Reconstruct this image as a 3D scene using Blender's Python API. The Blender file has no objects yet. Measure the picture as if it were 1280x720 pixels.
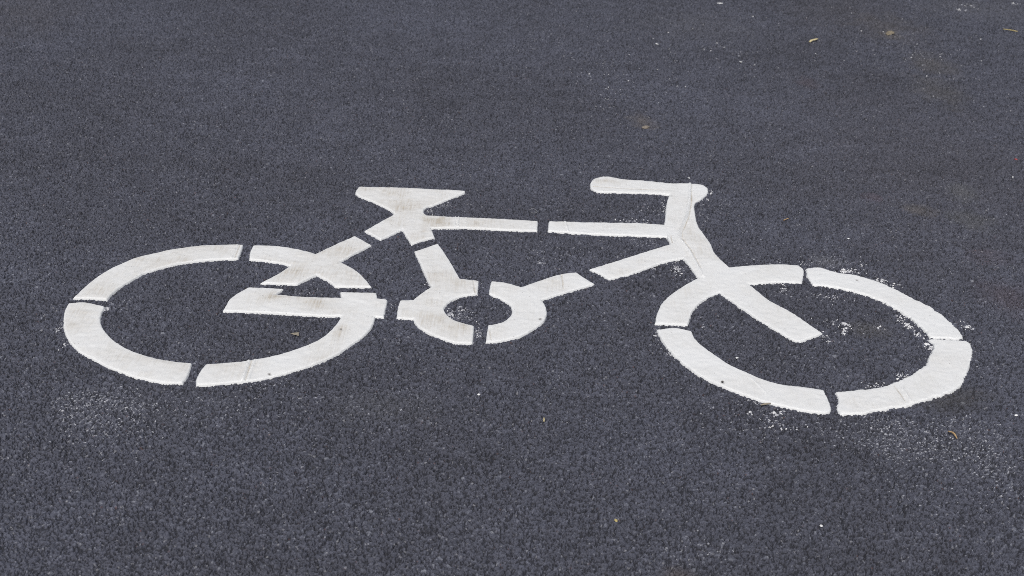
# A white bicycle symbol in thick road paint on dark fresh asphalt, seen obliquely from standing height.
# Units are metres; the road is the plane z = 0, the camera stands above the origin and looks along +Y.
import bpy, math, random
import numpy as np
from mathutils import Matrix, Vector
from mathutils.geometry import delaunay_2d_cdt

rng = np.random.default_rng(7)
random.seed(7)
scene = bpy.context.scene
COL = scene.collection

OUTLINE = {"A":[[-0.9855,2.7218],[-0.9786,2.7662],[-0.967,2.8215],[-0.9479,2.8738],[-0.9291,2.9097],[-0.9042,2.9469],[-0.8705,2.9757],[-0.8352,3.0007],[-0.7926,3.0224],[-0.7596,3.036],[-0.7137,3.0466],[-0.6671,3.0485],[-0.664,3.0023],[-0.6629,2.9668],[-0.707,2.9582],[-0.7513,2.9454],[-0.7831,2.9311],[-0.8134,2.9115],[-0.842,2.8869],[-0.8643,2.8619],[-0.8807,2.8272],[-0.8958,2.7895],[-0.9055,2.7543],[-0.91,2.7215],[-0.9496,2.7251]],"B":[[-0.987,2.6946],[-0.9539,2.7026],[-0.9044,2.6866],[-0.9023,2.6533],[-0.8938,2.6166],[-0.8816,2.589],[-0.8644,2.5624],[-0.8405,2.5334],[-0.8157,2.5095],[-0.7899,2.4902],[-0.7572,2.4729],[-0.7233,2.4601],[-0.6858,2.4519],[-0.6555,2.4483],[-0.6522,2.4056],[-0.6555,2.3665],[-0.6946,2.3652],[-0.7265,2.3744],[-0.7594,2.3865],[-0.7945,2.4057],[-0.8279,2.4262],[-0.8639,2.4542],[-0.8973,2.4808],[-0.9251,2.5128],[-0.9469,2.5494],[-0.9641,2.5873],[-0.9764,2.6265],[-0.9854,2.667]],"C":[[-0.6268,2.4476],[-0.5833,2.4576],[-0.5449,2.4692],[-0.5074,2.4872],[-0.4752,2.5092],[-0.4481,2.5331],[-0.421,2.5607],[-0.3997,2.595],[-0.3864,2.6338],[-0.3782,2.6731],[-0.3771,2.6898],[-0.4236,2.6867],[-0.5112,2.6894],[-0.5768,2.6905],[-0.641,2.6894],[-0.6397,2.7174],[-0.6363,2.7547],[-0.6082,2.8106],[-0.5661,2.8121],[-0.5276,2.8119],[-0.5407,2.7801],[-0.4814,2.7769],[-0.3883,2.7794],[-0.3954,2.8078],[-0.3511,2.8095],[-0.3126,2.8093],[-0.3074,2.782],[-0.2841,2.7779],[-0.2835,2.7445],[-0.2835,2.6912],[-0.3027,2.6919],[-0.3034,2.6587],[-0.3122,2.6176],[-0.3266,2.5824],[-0.3459,2.5476],[-0.3671,2.5111],[-0.3892,2.4848],[-0.4158,2.4585],[-0.4472,2.4332],[-0.483,2.4079],[-0.5147,2.3902],[-0.5571,2.3787],[-0.6036,2.365],[-0.6268,2.3631],[-0.6301,2.3775],[-0.6317,2.4023]],"D":[[-0.6419,3.0481],[-0.597,3.0498],[-0.5535,3.0425],[-0.5089,3.0266],[-0.4827,3.012],[-0.4432,3.0729],[-0.4016,3.1298],[-0.3545,3.0775],[-0.3887,3.0244],[-0.418,2.9745],[-0.3771,2.93],[-0.3486,2.8855],[-0.3275,2.8414],[-0.3716,2.8385],[-0.4111,2.836],[-0.4256,2.8582],[-0.4624,2.8945],[-0.4816,2.8686],[-0.5,2.8405],[-0.5425,2.839],[-0.5847,2.8362],[-0.5562,2.8853],[-0.5317,2.9395],[-0.5622,2.9531],[-0.6353,2.9668],[-0.6409,3.0017]],"E":[[-0.4311,3.46],[-0.3387,3.4677],[-0.2349,3.4655],[-0.1398,3.4609],[-0.1407,3.4484],[-0.1792,3.4007],[-0.2169,3.3566],[-0.2379,3.3347],[-0.2414,3.302],[-0.2313,3.2802],[-0.1471,3.2778],[-0.0235,3.281],[0.0597,3.2748],[0.0583,3.2117],[-0.0219,3.2094],[-0.1192,3.2113],[-0.1675,3.2062],[-0.2146,3.1988],[-0.2008,3.1404],[-0.2244,3.1239],[-0.2552,3.0952],[-0.2709,3.139],[-0.2869,3.1839],[-0.3078,3.1506],[-0.3352,3.1148],[-0.3801,3.1633],[-0.353,3.2147],[-0.3156,3.2812],[-0.3307,3.309],[-0.3785,3.3587],[-0.4316,3.4091]],"F":[[-0.2436,3.052],[-0.2162,3.0785],[-0.1898,3.1042],[-0.1557,3.0086],[-0.1248,2.905],[-0.0801,2.8986],[-0.0799,2.8599],[-0.0799,2.8298],[-0.1031,2.8197],[-0.1263,2.8038],[-0.1423,2.7799],[-0.1521,2.7503],[-0.1475,2.7253],[-0.1333,2.7006],[-0.1134,2.6841],[-0.0812,2.6689],[-0.0805,2.6244],[-0.0806,2.5896],[-0.1124,2.5885],[-0.1419,2.6015],[-0.1721,2.6233],[-0.199,2.6493],[-0.2115,2.6752],[-0.217,2.6911],[-0.2542,2.6923],[-0.2554,2.7407],[-0.2544,2.7762],[-0.2246,2.7819],[-0.2137,2.8073],[-0.2004,2.8333],[-0.1879,2.8545],[-0.1967,2.8791]],"G":[[-0.0488,2.8995],[-0.0174,2.8943],[0.0208,2.8756],[0.0451,2.8973],[0.0811,2.9287],[0.1175,2.9565],[0.1534,2.9717],[0.1717,2.9438],[0.1946,2.9138],[0.125,2.8593],[0.0675,2.8123],[0.0783,2.7813],[0.0802,2.7388],[0.0716,2.701],[0.0548,2.6722],[0.03,2.6387],[0.0055,2.619],[-0.027,2.603],[-0.0515,2.5991],[-0.0505,2.6271],[-0.0488,2.6746],[-0.0293,2.6845],[-0.0129,2.7006],[-0.0007,2.7267],[0.003,2.7552],[-0.004,2.7833],[-0.0242,2.8105],[-0.0376,2.822],[-0.0524,2.8325],[-0.0514,2.8676]],"H":[[0.0898,3.2767],[0.1829,3.2804],[0.312,3.2878],[0.3924,3.2876],[0.3996,3.3391],[0.4109,3.4322],[0.4246,3.502],[0.3674,3.5053],[0.2939,3.5012],[0.2259,3.4978],[0.2109,3.5171],[0.2067,3.5478],[0.216,3.5892],[0.2328,3.6087],[0.2573,3.6174],[0.2994,3.6017],[0.3526,3.5961],[0.4002,3.5899],[0.4318,3.5849],[0.4749,3.5898],[0.5122,3.5897],[0.5273,3.5813],[0.536,3.5537],[0.5278,3.5135],[0.5082,3.4768],[0.4876,3.4433],[0.482,3.3738],[0.4801,3.2969],[0.4899,3.2362],[0.5015,3.1658],[0.5052,3.1142],[0.5293,3.0417],[0.5313,3.0361],[0.5845,3.0513],[0.6531,3.0653],[0.7076,3.0649],[0.7141,3.04],[0.6975,2.9651],[0.6371,2.9633],[0.5669,2.9457],[0.6039,2.8612],[0.6456,2.8021],[0.6793,2.7383],[0.6979,2.7045],[0.6409,2.6602],[0.6239,2.6713],[0.5886,2.7241],[0.5341,2.8104],[0.4906,2.8959],[0.4613,2.8671],[0.4343,2.8287],[0.4121,2.7768],[0.398,2.7187],[0.325,2.7204],[0.3373,2.7859],[0.3556,2.8378],[0.3826,2.8856],[0.4159,2.9312],[0.4491,2.9696],[0.4461,2.9795],[0.435,3.029],[0.4222,3.0798],[0.362,3.0437],[0.2931,2.9826],[0.2317,2.9428],[0.2102,2.9692],[0.1872,2.9937],[0.2697,3.0567],[0.3392,3.1145],[0.3986,3.16],[0.3921,3.2079],[0.3071,3.2075],[0.1807,3.2076],[0.086,3.2146]],"J":[[0.3271,2.6911],[0.3663,2.7016],[0.4034,2.6897],[0.408,2.6555],[0.4228,2.6172],[0.4452,2.5805],[0.4717,2.5397],[0.5039,2.5087],[0.5361,2.4825],[0.5691,2.4649],[0.6041,2.4607],[0.6528,2.4497],[0.6549,2.4074],[0.6524,2.3687],[0.6406,2.3583],[0.6067,2.3612],[0.5646,2.3749],[0.5213,2.3926],[0.4839,2.4178],[0.4449,2.4474],[0.4092,2.482],[0.3882,2.5124],[0.3638,2.5561],[0.3424,2.6135],[0.3306,2.6658]],"K":[[0.721,3.0478],[0.7599,3.0559],[0.7918,3.0336],[0.8373,3.0213],[0.8791,2.9935],[0.9076,2.9623],[0.9469,2.9065],[0.9766,2.8642],[0.9982,2.816],[1.0118,2.7624],[1.017,2.7156],[1.0064,2.703],[0.9413,2.7053],[0.9345,2.7435],[0.9199,2.7965],[0.8973,2.8441],[0.8668,2.8859],[0.8327,2.9153],[0.7966,2.9383],[0.7588,2.9548],[0.7229,2.9581],[0.7195,2.9987]],"L":[[0.9357,2.6944],[0.9879,2.6956],[1.0149,2.6945],[1.0232,2.6815],[1.0156,2.6412],[0.9888,2.5733],[0.949,2.4966],[0.9196,2.4638],[0.8714,2.435],[0.8241,2.4067],[0.7582,2.3801],[0.7042,2.3587],[0.6688,2.354],[0.6655,2.3745],[0.6783,2.4142],[0.6776,2.4437],[0.7405,2.459],[0.7816,2.4725],[0.8216,2.5013],[0.8677,2.5417],[0.8974,2.5762],[0.9237,2.6332],[0.9376,2.6659]]}
REGION = {"D_stay":[[-0.4827,3.012],[-0.4442,3.0802],[-0.4034,3.1449],[-0.3406,3.079],[-0.418,2.9745],[-0.4975,2.8251],[-0.597,2.8259],[-0.5317,2.9395]],"C_stay":[[-0.6864,2.8199],[-0.5248,2.8355],[-0.3959,2.8284],[-0.3137,2.8298],[-0.2707,2.7955],[-0.2707,2.6829],[-0.3024,2.6895],[-0.3768,2.6874],[-0.6472,2.6626]],"E_bar":[[-0.2246,3.3038],[0.0757,3.3363],[0.0753,3.193],[-0.2144,3.1627]],"E_saddle":[[-0.4551,3.4867],[-0.1235,3.5245],[-0.1192,3.4276],[-0.2365,3.3154],[-0.2407,3.2931],[-0.3135,3.2853],[-0.4533,3.3904]],"E_stay":[[-0.3906,3.1622],[-0.3135,3.2853],[-0.286,3.184],[-0.3327,3.0918]],"F_tube":[[-0.2515,3.0512],[-0.1887,3.1241],[-0.1134,2.901],[-0.1901,2.8477]],"F_stub":[[-0.2754,2.7917],[-0.228,2.7961],[-0.2185,2.6837],[-0.2644,2.6795]],"G_tube":[[0.0221,2.8777],[0.154,2.9975],[0.2068,2.915],[0.0696,2.8047]],"H_bar":[[0.074,3.2914],[0.3975,3.326],[0.3926,3.196],[0.0738,3.1928]],"H_tube":[[0.3991,3.1647],[0.4363,3.1475],[0.4218,3.0753],[0.2306,2.9188],[0.1744,2.9924]],"H_grip":[[0.1934,3.6336],[0.5759,3.678],[0.5473,3.4337],[0.4738,3.4391],[0.4527,3.3319],[0.4257,3.2295],[0.4285,3.1819],[0.3957,3.1643],[0.3911,3.1958],[0.3934,3.2877],[0.4041,3.418],[0.4182,3.4874],[0.1883,3.4618]],"H_fork":[[0.4738,3.4391],[0.5008,3.4555],[0.5134,3.1437],[0.5313,3.0386],[0.5327,3.0334],[0.5669,2.9457],[0.6039,2.8612],[0.7169,2.7039],[0.6331,2.6301],[0.4906,2.8959],[0.4506,2.9725],[0.435,3.029],[0.4213,3.0797],[0.4363,3.1475],[0.4261,3.1816],[0.4257,3.2295],[0.4527,3.3319]]}
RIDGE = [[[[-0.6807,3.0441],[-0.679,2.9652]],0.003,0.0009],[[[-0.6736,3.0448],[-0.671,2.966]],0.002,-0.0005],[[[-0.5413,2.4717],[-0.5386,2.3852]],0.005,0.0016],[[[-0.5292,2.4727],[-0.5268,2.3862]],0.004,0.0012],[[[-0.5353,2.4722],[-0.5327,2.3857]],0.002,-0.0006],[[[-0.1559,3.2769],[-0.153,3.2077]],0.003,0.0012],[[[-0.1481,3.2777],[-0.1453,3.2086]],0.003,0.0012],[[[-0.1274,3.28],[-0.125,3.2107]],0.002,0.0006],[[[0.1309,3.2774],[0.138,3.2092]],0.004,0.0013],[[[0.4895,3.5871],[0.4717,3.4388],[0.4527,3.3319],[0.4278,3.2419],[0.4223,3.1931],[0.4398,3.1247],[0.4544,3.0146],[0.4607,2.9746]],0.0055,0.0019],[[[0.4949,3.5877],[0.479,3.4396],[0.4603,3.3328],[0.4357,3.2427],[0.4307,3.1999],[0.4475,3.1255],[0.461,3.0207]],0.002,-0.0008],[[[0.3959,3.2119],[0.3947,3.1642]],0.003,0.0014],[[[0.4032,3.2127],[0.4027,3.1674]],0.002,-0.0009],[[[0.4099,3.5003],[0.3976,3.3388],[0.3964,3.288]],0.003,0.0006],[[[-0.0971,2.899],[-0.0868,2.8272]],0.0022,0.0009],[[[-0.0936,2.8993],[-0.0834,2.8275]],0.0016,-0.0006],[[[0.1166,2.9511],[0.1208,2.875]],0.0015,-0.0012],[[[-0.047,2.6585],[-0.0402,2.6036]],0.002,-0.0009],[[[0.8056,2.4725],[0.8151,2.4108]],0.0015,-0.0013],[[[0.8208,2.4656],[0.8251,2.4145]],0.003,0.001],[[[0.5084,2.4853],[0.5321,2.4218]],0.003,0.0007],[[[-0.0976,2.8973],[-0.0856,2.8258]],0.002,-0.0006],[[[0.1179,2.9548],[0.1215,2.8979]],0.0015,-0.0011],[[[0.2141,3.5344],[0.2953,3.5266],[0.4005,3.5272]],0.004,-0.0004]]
SMEAR = [[[-0.2308,3.2101],0.008,0.05,1.5],[[-0.1923,3.2509],0.014,0.04,1.3],[[-0.1689,3.2428],0.006,0.03,0.9],[[-0.2131,3.2224],0.004,0.04,0.9],[[-0.2402,3.1732],0.03,0.05,0.4],[[0.2641,3.574],0.035,0.02,0.8],[[0.2277,3.5638],0.015,0.03,0.4],[[0.4462,3.2451],0.02,0.03,0.7],[[0.4578,3.1952],0.03,0.04,0.4],[[-0.4708,2.7547],0.05,0.025,0.8],[[-0.4243,2.7349],0.05,0.03,0.9],[[-0.5377,2.773],0.03,0.02,0.8],[[-0.4838,2.7905],0.008,0.03,0.9],[[-0.5639,2.7664],0.04,0.03,0.3],[[-0.5324,2.906],0.05,0.06,0.45],[[-0.6388,2.4499],0.06,0.04,0.45],[[-0.7918,2.464],0.08,0.04,0.35],[[-0.7237,3.0012],0.06,0.04,0.5],[[-0.8421,2.9292],0.08,0.05,0.4],[[-0.8974,2.7844],0.06,0.05,0.3],[[-0.2867,3.3547],0.06,0.06,0.35],[[-0.3558,3.4036],0.05,0.04,0.3],[[-0.1865,2.9854],0.03,0.05,0.35],[[-0.187,2.7289],0.05,0.05,0.45],[[-0.111,2.6581],0.04,0.03,0.5],[[-0.0399,2.6456],0.03,0.03,0.5],[[0.0943,2.9011],0.05,0.03,0.3],[[-0.3672,2.6162],0.012,0.05,0.55],[[-0.4164,2.9625],0.05,0.05,0.3],[[-0.0903,3.2512],0.06,0.02,0.35],[[0.2951,3.2552],0.05,0.02,0.3],[[0.118,3.2628],0.03,0.03,0.3],[[0.8732,2.6708],0.06,0.05,0.2],[[0.3871,2.9964],0.02,0.03,0.2],[[0.4771,3.1084],0.04,0.05,0.25],[[-0.944,2.5903],0.012,0.016,0.5],[[-0.9511,2.8431],0.014,0.016,0.4],[[0.4808,2.6547],0.03,0.05,0.15],[[-0.5377,2.4417],0.05,0.03,0.2]]
PIT = [[0.4278,3.4879],[0.4451,2.4614],[-0.4885,2.4159],[0.0667,2.7129],[-0.3699,2.6234],[0.8356,2.9904]]
STAIN = [[[1.4547,5.3223],0.07,0.1,[0.18,0.15,0.1],0.38],[[1.5146,4.9039],0.1,0.2,[0.12,0.105,0.08],0.32],[[1.452,4.5873],0.11,0.24,[0.105,0.095,0.075],0.32],[[1.4461,5.4535],0.2,0.3,[0.12,0.1,0.075],0.25],[[1.2665,3.6143],0.05,0.1,[0.12,0.12,0.12],0.6],[[1.1091,3.4678],0.06,0.06,[0.13,0.11,0.08],0.4],[[1.235,3.4086],0.08,0.1,[0.1,0.1,0.09],0.4],[[0.3917,4.1273],0.05,0.07,[0.15,0.12,0.08],0.45],[[1.0022,4.5986],0.05,0.1,[0.12,0.07,0.07],0.22],[[1.2089,3.8646],0.55,0.9,[0.083,0.074,0.08],0.2],[[-1.9054,5.0933],0.25,0.45,[0.075,0.067,0.066],0.3],[[1.1974,2.9415],0.1,0.12,[0.13,0.07,0.075],0.2],[[0.9963,3.5541],0.06,0.07,[0.14,0.06,0.065],0.2],[[1.2083,3.1724],0.1,0.08,[0.13,0.07,0.075],0.16],[[0.9021,2.4469],0.12,0.07,[0.05,0.045,0.035],0.5],[[0.2906,1.8177],0.03,0.03,[0.13,0.09,0.06],0.3],[[1.3519,5.6284],0.3,0.5,[0.105,0.096,0.096],0.18],[[0.8179,2.7421],0.05,0.05,[0.12,0.11,0.08],0.3],[[-0.7883,2.2677],0.13,0.1,[0.15,0.158,0.19],0.14],[[-0.6541,2.2427],0.16,0.09,[0.15,0.158,0.19],0.1],[[0.7748,2.2622],0.11,0.09,[0.15,0.158,0.19],0.13],[[0.9115,2.2498],0.11,0.12,[0.15,0.158,0.19],0.13],[[0.7858,3.0963],0.05,0.04,[0.22,0.225,0.24],0.3],[[0.6868,5.3325],0.3,0.3,[0.12,0.122,0.135],0.22],[[1.9331,5.7908],0.3,0.25,[0.13,0.13,0.14],0.25],[[-0.2442,2.3212],0.15,0.07,[0.15,0.155,0.17],0.2]]
FLECK = [[-0.7849,2.256,0.1097,0.0781,437,0.0009,0.0034,1],[-0.8277,2.295,0.0616,0.0427,142,0.0009,0.0034,1],[-0.7386,2.2125,0.1203,0.1183,304,0.0009,0.0034,1],[-0.6066,2.307,0.1873,0.0938,161,0.0009,0.0034,1],[0.7762,2.268,0.0878,0.0851,399,0.0009,0.0034,1],[0.9078,2.2638,0.0959,0.1068,399,0.0009,0.0034,1],[0.8133,2.2002,0.1406,0.1796,399,0.0009,0.0034,1],[0.9255,2.1677,0.0619,0.1147,151,0.0009,0.0034,1],[0.7032,2.2916,0.1124,0.0769,247,0.0009,0.0034,1],[0.5406,2.3084,0.0884,0.0778,50,0.001,0.004,2],[0.4707,2.3179,0.0965,0.0945,66,0.0009,0.0034,1],[0.9284,2.6645,0.0127,0.0384,46,0.0015,0.005,3],[0.907,2.758,0.0112,0.0324,36,0.0015,0.0055,3],[0.8981,2.7969,0.0132,0.0248,30,0.0015,0.005,3],[0.9175,2.7201,0.0111,0.0238,26,0.0015,0.004,3],[0.7642,2.7451,0.0259,0.0362,12,0.0015,0.005,3],[0.76,2.7604,0.0074,0.006,8,0.004,0.007,3],[0.7564,2.7249,0.0056,0.0158,9,0.003,0.006,3],[0.8345,2.7514,0.0112,0.0081,10,0.002,0.005,3],[0.7311,2.7617,0.0371,0.0407,26,0.0012,0.003,2],[0.7018,2.6932,0.0145,0.0273,20,0.0012,0.004,3],[0.7039,2.667,0.0054,0.0076,6,0.002,0.005,3],[1.0397,2.77,0.015,0.0409,18,0.0015,0.005,3],[1.0542,2.7635,0.0075,0.0121,5,0.003,0.006,3],[1.0115,2.683,0.011,0.0706,16,0.001,0.003,2],[0.7876,3.106,0.0614,0.0394,110,0.001,0.003,1],[0.816,3.0477,0.0403,0.019,60,0.0015,0.006,3],[0.8942,3.0006,0.0279,0.0185,36,0.0015,0.005,3],[0.8705,3.0905,0.0061,0.044,8,0.002,0.004,3],[0.9276,2.977,0.0238,0.0183,24,0.001,0.004,3],[0.7283,3.0764,0.0243,0.029,18,0.001,0.003,2],[0.7561,2.8911,0.0579,0.035,60,0.001,0.003,2],[0.6479,2.9238,0.0233,0.0267,30,0.001,0.0045,2],[0.6355,2.9666,0.0275,0.0136,24,0.002,0.006,3],[0.8381,2.5248,0.0243,0.0211,40,0.001,0.004,3],[0.7684,2.4785,0.0409,0.0102,34,0.001,0.003,3],[0.5051,2.3918,0.0197,0.0097,10,0.0015,0.0045,3],[0.4522,2.4922,0.051,0.0486,30,0.001,0.003,2],[0.5398,2.354,0.0049,0.0047,5,0.004,0.007,3],[0.547,2.3484,0.0065,0.0094,8,0.003,0.006,3],[0.5166,2.3276,0.0161,0.0248,9,0.0015,0.004,3],[0.4825,2.3463,0.0041,0.0046,5,0.003,0.006,3],[0.3267,2.671,0.0089,0.0308,16,0.0012,0.004,3],[0.3514,2.5882,0.0139,0.0367,30,0.001,0.003,3],[0.4344,2.7152,0.0073,0.0157,8,0.001,0.003,2],[0.4368,2.9123,0.0577,0.0534,40,0.001,0.003,1],[-0.1145,2.7238,0.0395,0.0317,120,0.001,0.0035,1],[-0.075,2.6425,0.0105,0.0611,70,0.001,0.0035,2],[-0.1378,2.7216,0.0108,0.0317,50,0.0015,0.004,2],[-0.1105,2.752,0.0072,0.0121,16,0.0015,0.004,2],[0.0023,2.7465,0.0181,0.0567,24,0.001,0.003,1],[-0.1951,3.3592,0.034,0.0222,70,0.001,0.0035,1],[-0.2287,3.3223,0.0105,0.0329,30,0.001,0.003,2],[-0.1945,2.8819,0.0075,0.0436,28,0.001,0.0035,3],[0.0678,3.02,0.0157,0.0281,12,0.001,0.0045,2],[0.0955,3.0603,0.0994,0.0975,90,0.001,0.003,1],[0.4051,3.3745,0.0087,0.1149,80,0.001,0.0035,2],[0.3674,3.3871,0.0435,0.057,60,0.001,0.003,1],[0.3085,3.3043,0.0851,0.0271,60,0.001,0.003,2],[0.4005,3.016,0.0198,0.047,110,0.001,0.003,2],[0.3404,3.0239,0.0238,0.0234,40,0.001,0.003,2],[0.3327,3.1672,0.0452,0.0304,60,0.001,0.0025,1],[0.5365,3.5325,0.0091,0.0303,20,0.001,0.004,3],[0.5194,3.4777,0.0111,0.0118,12,0.001,0.004,3],[0.5072,3.3856,0.0174,0.0801,24,0.001,0.003,1],[0.5135,3.2522,0.0422,0.0424,14,0.001,0.003,1],[0.6371,3.1053,0.0612,0.0393,24,0.001,0.0035,1],[0.5666,3.4313,0.0353,0.0582,16,0.001,0.003,1],[-0.9726,2.5877,0.005,0.0591,40,0.001,0.0035,2],[-0.9385,2.5285,0.0082,0.0497,20,0.001,0.003,3],[-0.9029,2.6823,0.0121,0.0116,36,0.001,0.0035,2],[-0.8753,2.7047,0.0315,0.0394,40,0.001,0.003,1],[-0.5475,2.4076,0.0645,0.013,24,0.001,0.003,1],[-0.4705,2.3879,0.0642,0.0258,40,0.001,0.003,1],[-0.4322,3.3221,0.0419,0.1118,20,0.001,0.002,1],[-0.4687,2.8003,0.0436,0.0165,26,0.001,0.003,1],[-0.4422,2.6857,0.0704,0.0311,30,0.001,0.003,1],[-0.1483,2.835,0.0742,0.0339,20,0.001,0.0025,1],[-0.2878,2.7436,0.018,0.0484,20,0.001,0.003,1],[-0.3484,2.9241,0.0378,0.0905,20,0.001,0.0025,1],[0.6814,4.9901,0.526,0.7403,90,0.0015,0.005,2],[1.4957,5.0049,0.4106,0.8878,130,0.0015,0.005,2],[0.2967,4.4469,0.2475,0.5979,80,0.0015,0.004,2],[0.0,2.8704,1.2415,2.7224,700,0.0008,0.0026,1],[0.9107,3.5744,0.4665,0.6358,150,0.001,0.003,1],[1.121,3.1154,0.1661,0.4364,90,0.001,0.003,1],[0.2047,5.1388,0.249,0.4992,60,0.0015,0.004,1],[-0.2616,2.3353,0.1589,0.0631,60,0.001,0.003,1],[1.9232,5.8164,0.029,0.0871,12,0.003,0.007,3],[2.1339,5.9068,0.0295,0.0445,10,0.003,0.007,3],[1.8534,5.7507,0.0286,0.0211,10,0.003,0.008,2],[0.3303,1.8808,0.0821,0.0454,60,0.001,0.003,1]]
CURL = [[0.0381,3.3458],[0.0423,3.3573],[0.0488,3.358],[0.0552,3.3476],[0.0595,3.3344],[0.0531,3.3255],[0.0446,3.3246],[0.0425,3.3353]]
THINGS = {"straw":[[1.9441,5.4467],[1.9688,5.4325],[1.9935,5.4183]],"leafcurl":[[1.1027,5.1305],[1.1137,5.1489],[1.1206,5.1444],[1.1291,5.1569],[1.1429,5.1816]],"pebble":[0.3977,4.0667],"flake":[[-0.4751,2.5935],[-0.4675,2.5997],[-0.4575,2.6025],[-0.4569,2.5933],[-0.4557,2.586],[-0.464,2.589]],"mudleaf":[[1.4355,5.3075],[1.4524,5.3397],[1.4685,5.3541],[1.4741,5.3371],[1.4731,5.3193],[1.4589,5.2995],[1.443,5.2853],[1.4346,5.2898]],"twig":[[0.8716,2.3033],[0.8765,2.2978],[0.88,2.2878],[0.882,2.2777]],"sliver":[[0.5126,2.3767],[0.5229,2.3806],[0.5332,2.3846]],"red":[1.5112,3.9074],"orange":[[0.7157,3.3504],[0.7242,3.3568],[0.7321,3.3658]],"crumb":[[0.0736,2.2951],[0.0736,2.2802]],"tancrumb":[0.1986,1.9608],"grit":[0.4451,2.4614],"chips":[[0.8677,3.2478],[-0.0581,2.3773],[1.0295,2.378],[0.4899,2.5752],[0.5591,1.9698],[0.8245,5.6867],[0.7983,4.8303],[0.5064,5.0178],[0.4908,3.634],[1.4536,3.7543]]}
REAR_HUB, FRONT_HUB = (-0.646, 2.722), (0.671, 2.70)

# ------------------------------------------------------------------ numeric helpers
def value_noise(x, y, cell, seed):
    """smooth value noise in [-1, 1]"""
    n = 512
    tab = np.random.default_rng(seed).uniform(-1, 1, (n, n)).astype(np.float32)
    u = x / cell + 100.37; v = y / cell + 100.71
    i = np.floor(u).astype(np.int64); j = np.floor(v).astype(np.int64)
    fu = (u - i).astype(np.float32); fv = (v - j).astype(np.float32)
    fu = fu * fu * (3 - 2 * fu); fv = fv * fv * (3 - 2 * fv)
    i0, i1, j0, j1 = i % n, (i + 1) % n, j % n, (j + 1) % n
    return (tab[j0, i0] * (1 - fu) + tab[j0, i1] * fu) * (1 - fv) + (tab[j1, i0] * (1 - fu) + tab[j1, i1] * fu) * fv

def fbm(x, y, cell, seed, octaves=3):
    s = 0; a = 1.0; t = 0
    for k in range(octaves):
        s = s + a * value_noise(x, y, cell / 2 ** k, seed + k); t += a; a *= .55
    return s / t

def inside(px, py, poly):
    poly = np.asarray(poly); r = np.zeros(len(px), bool)
    x0, y0 = poly[:, 0], poly[:, 1]; x1, y1 = np.roll(x0, -1), np.roll(y0, -1)
    for a, b, c, d in zip(x0, y0, x1, y1):
        if b == d: continue
        m = (b > py) != (d > py)
        r ^= m & (px < (c - a) * (py - b) / (d - b) + a)
    return r

def seg_dist(px, py, line, closed=False):
    line = np.asarray(line); best = np.full(len(px), 9.0)
    q = np.roll(line, -1, 0) if closed else line[1:]
    for (a, b), (c, d) in zip(line if closed else line[:-1], q):
        dx, dy = c - a, d - b; L = dx * dx + dy * dy + 1e-12
        t = np.clip(((px - a) * dx + (py - b) * dy) / L, 0, 1)
        best = np.minimum(best, (px - a - t * dx) ** 2 + (py - b - t * dy) ** 2)
    return np.sqrt(best)

# ------------------------------------------------------------------ the asphalt relief (a height raster)
RX0, RX1, RY0, RY1, RES = -2.95, 2.95, 1.35, 6.75, 0.0014
NX, NY = int((RX1 - RX0) / RES), int((RY1 - RY0) / RES)

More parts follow.
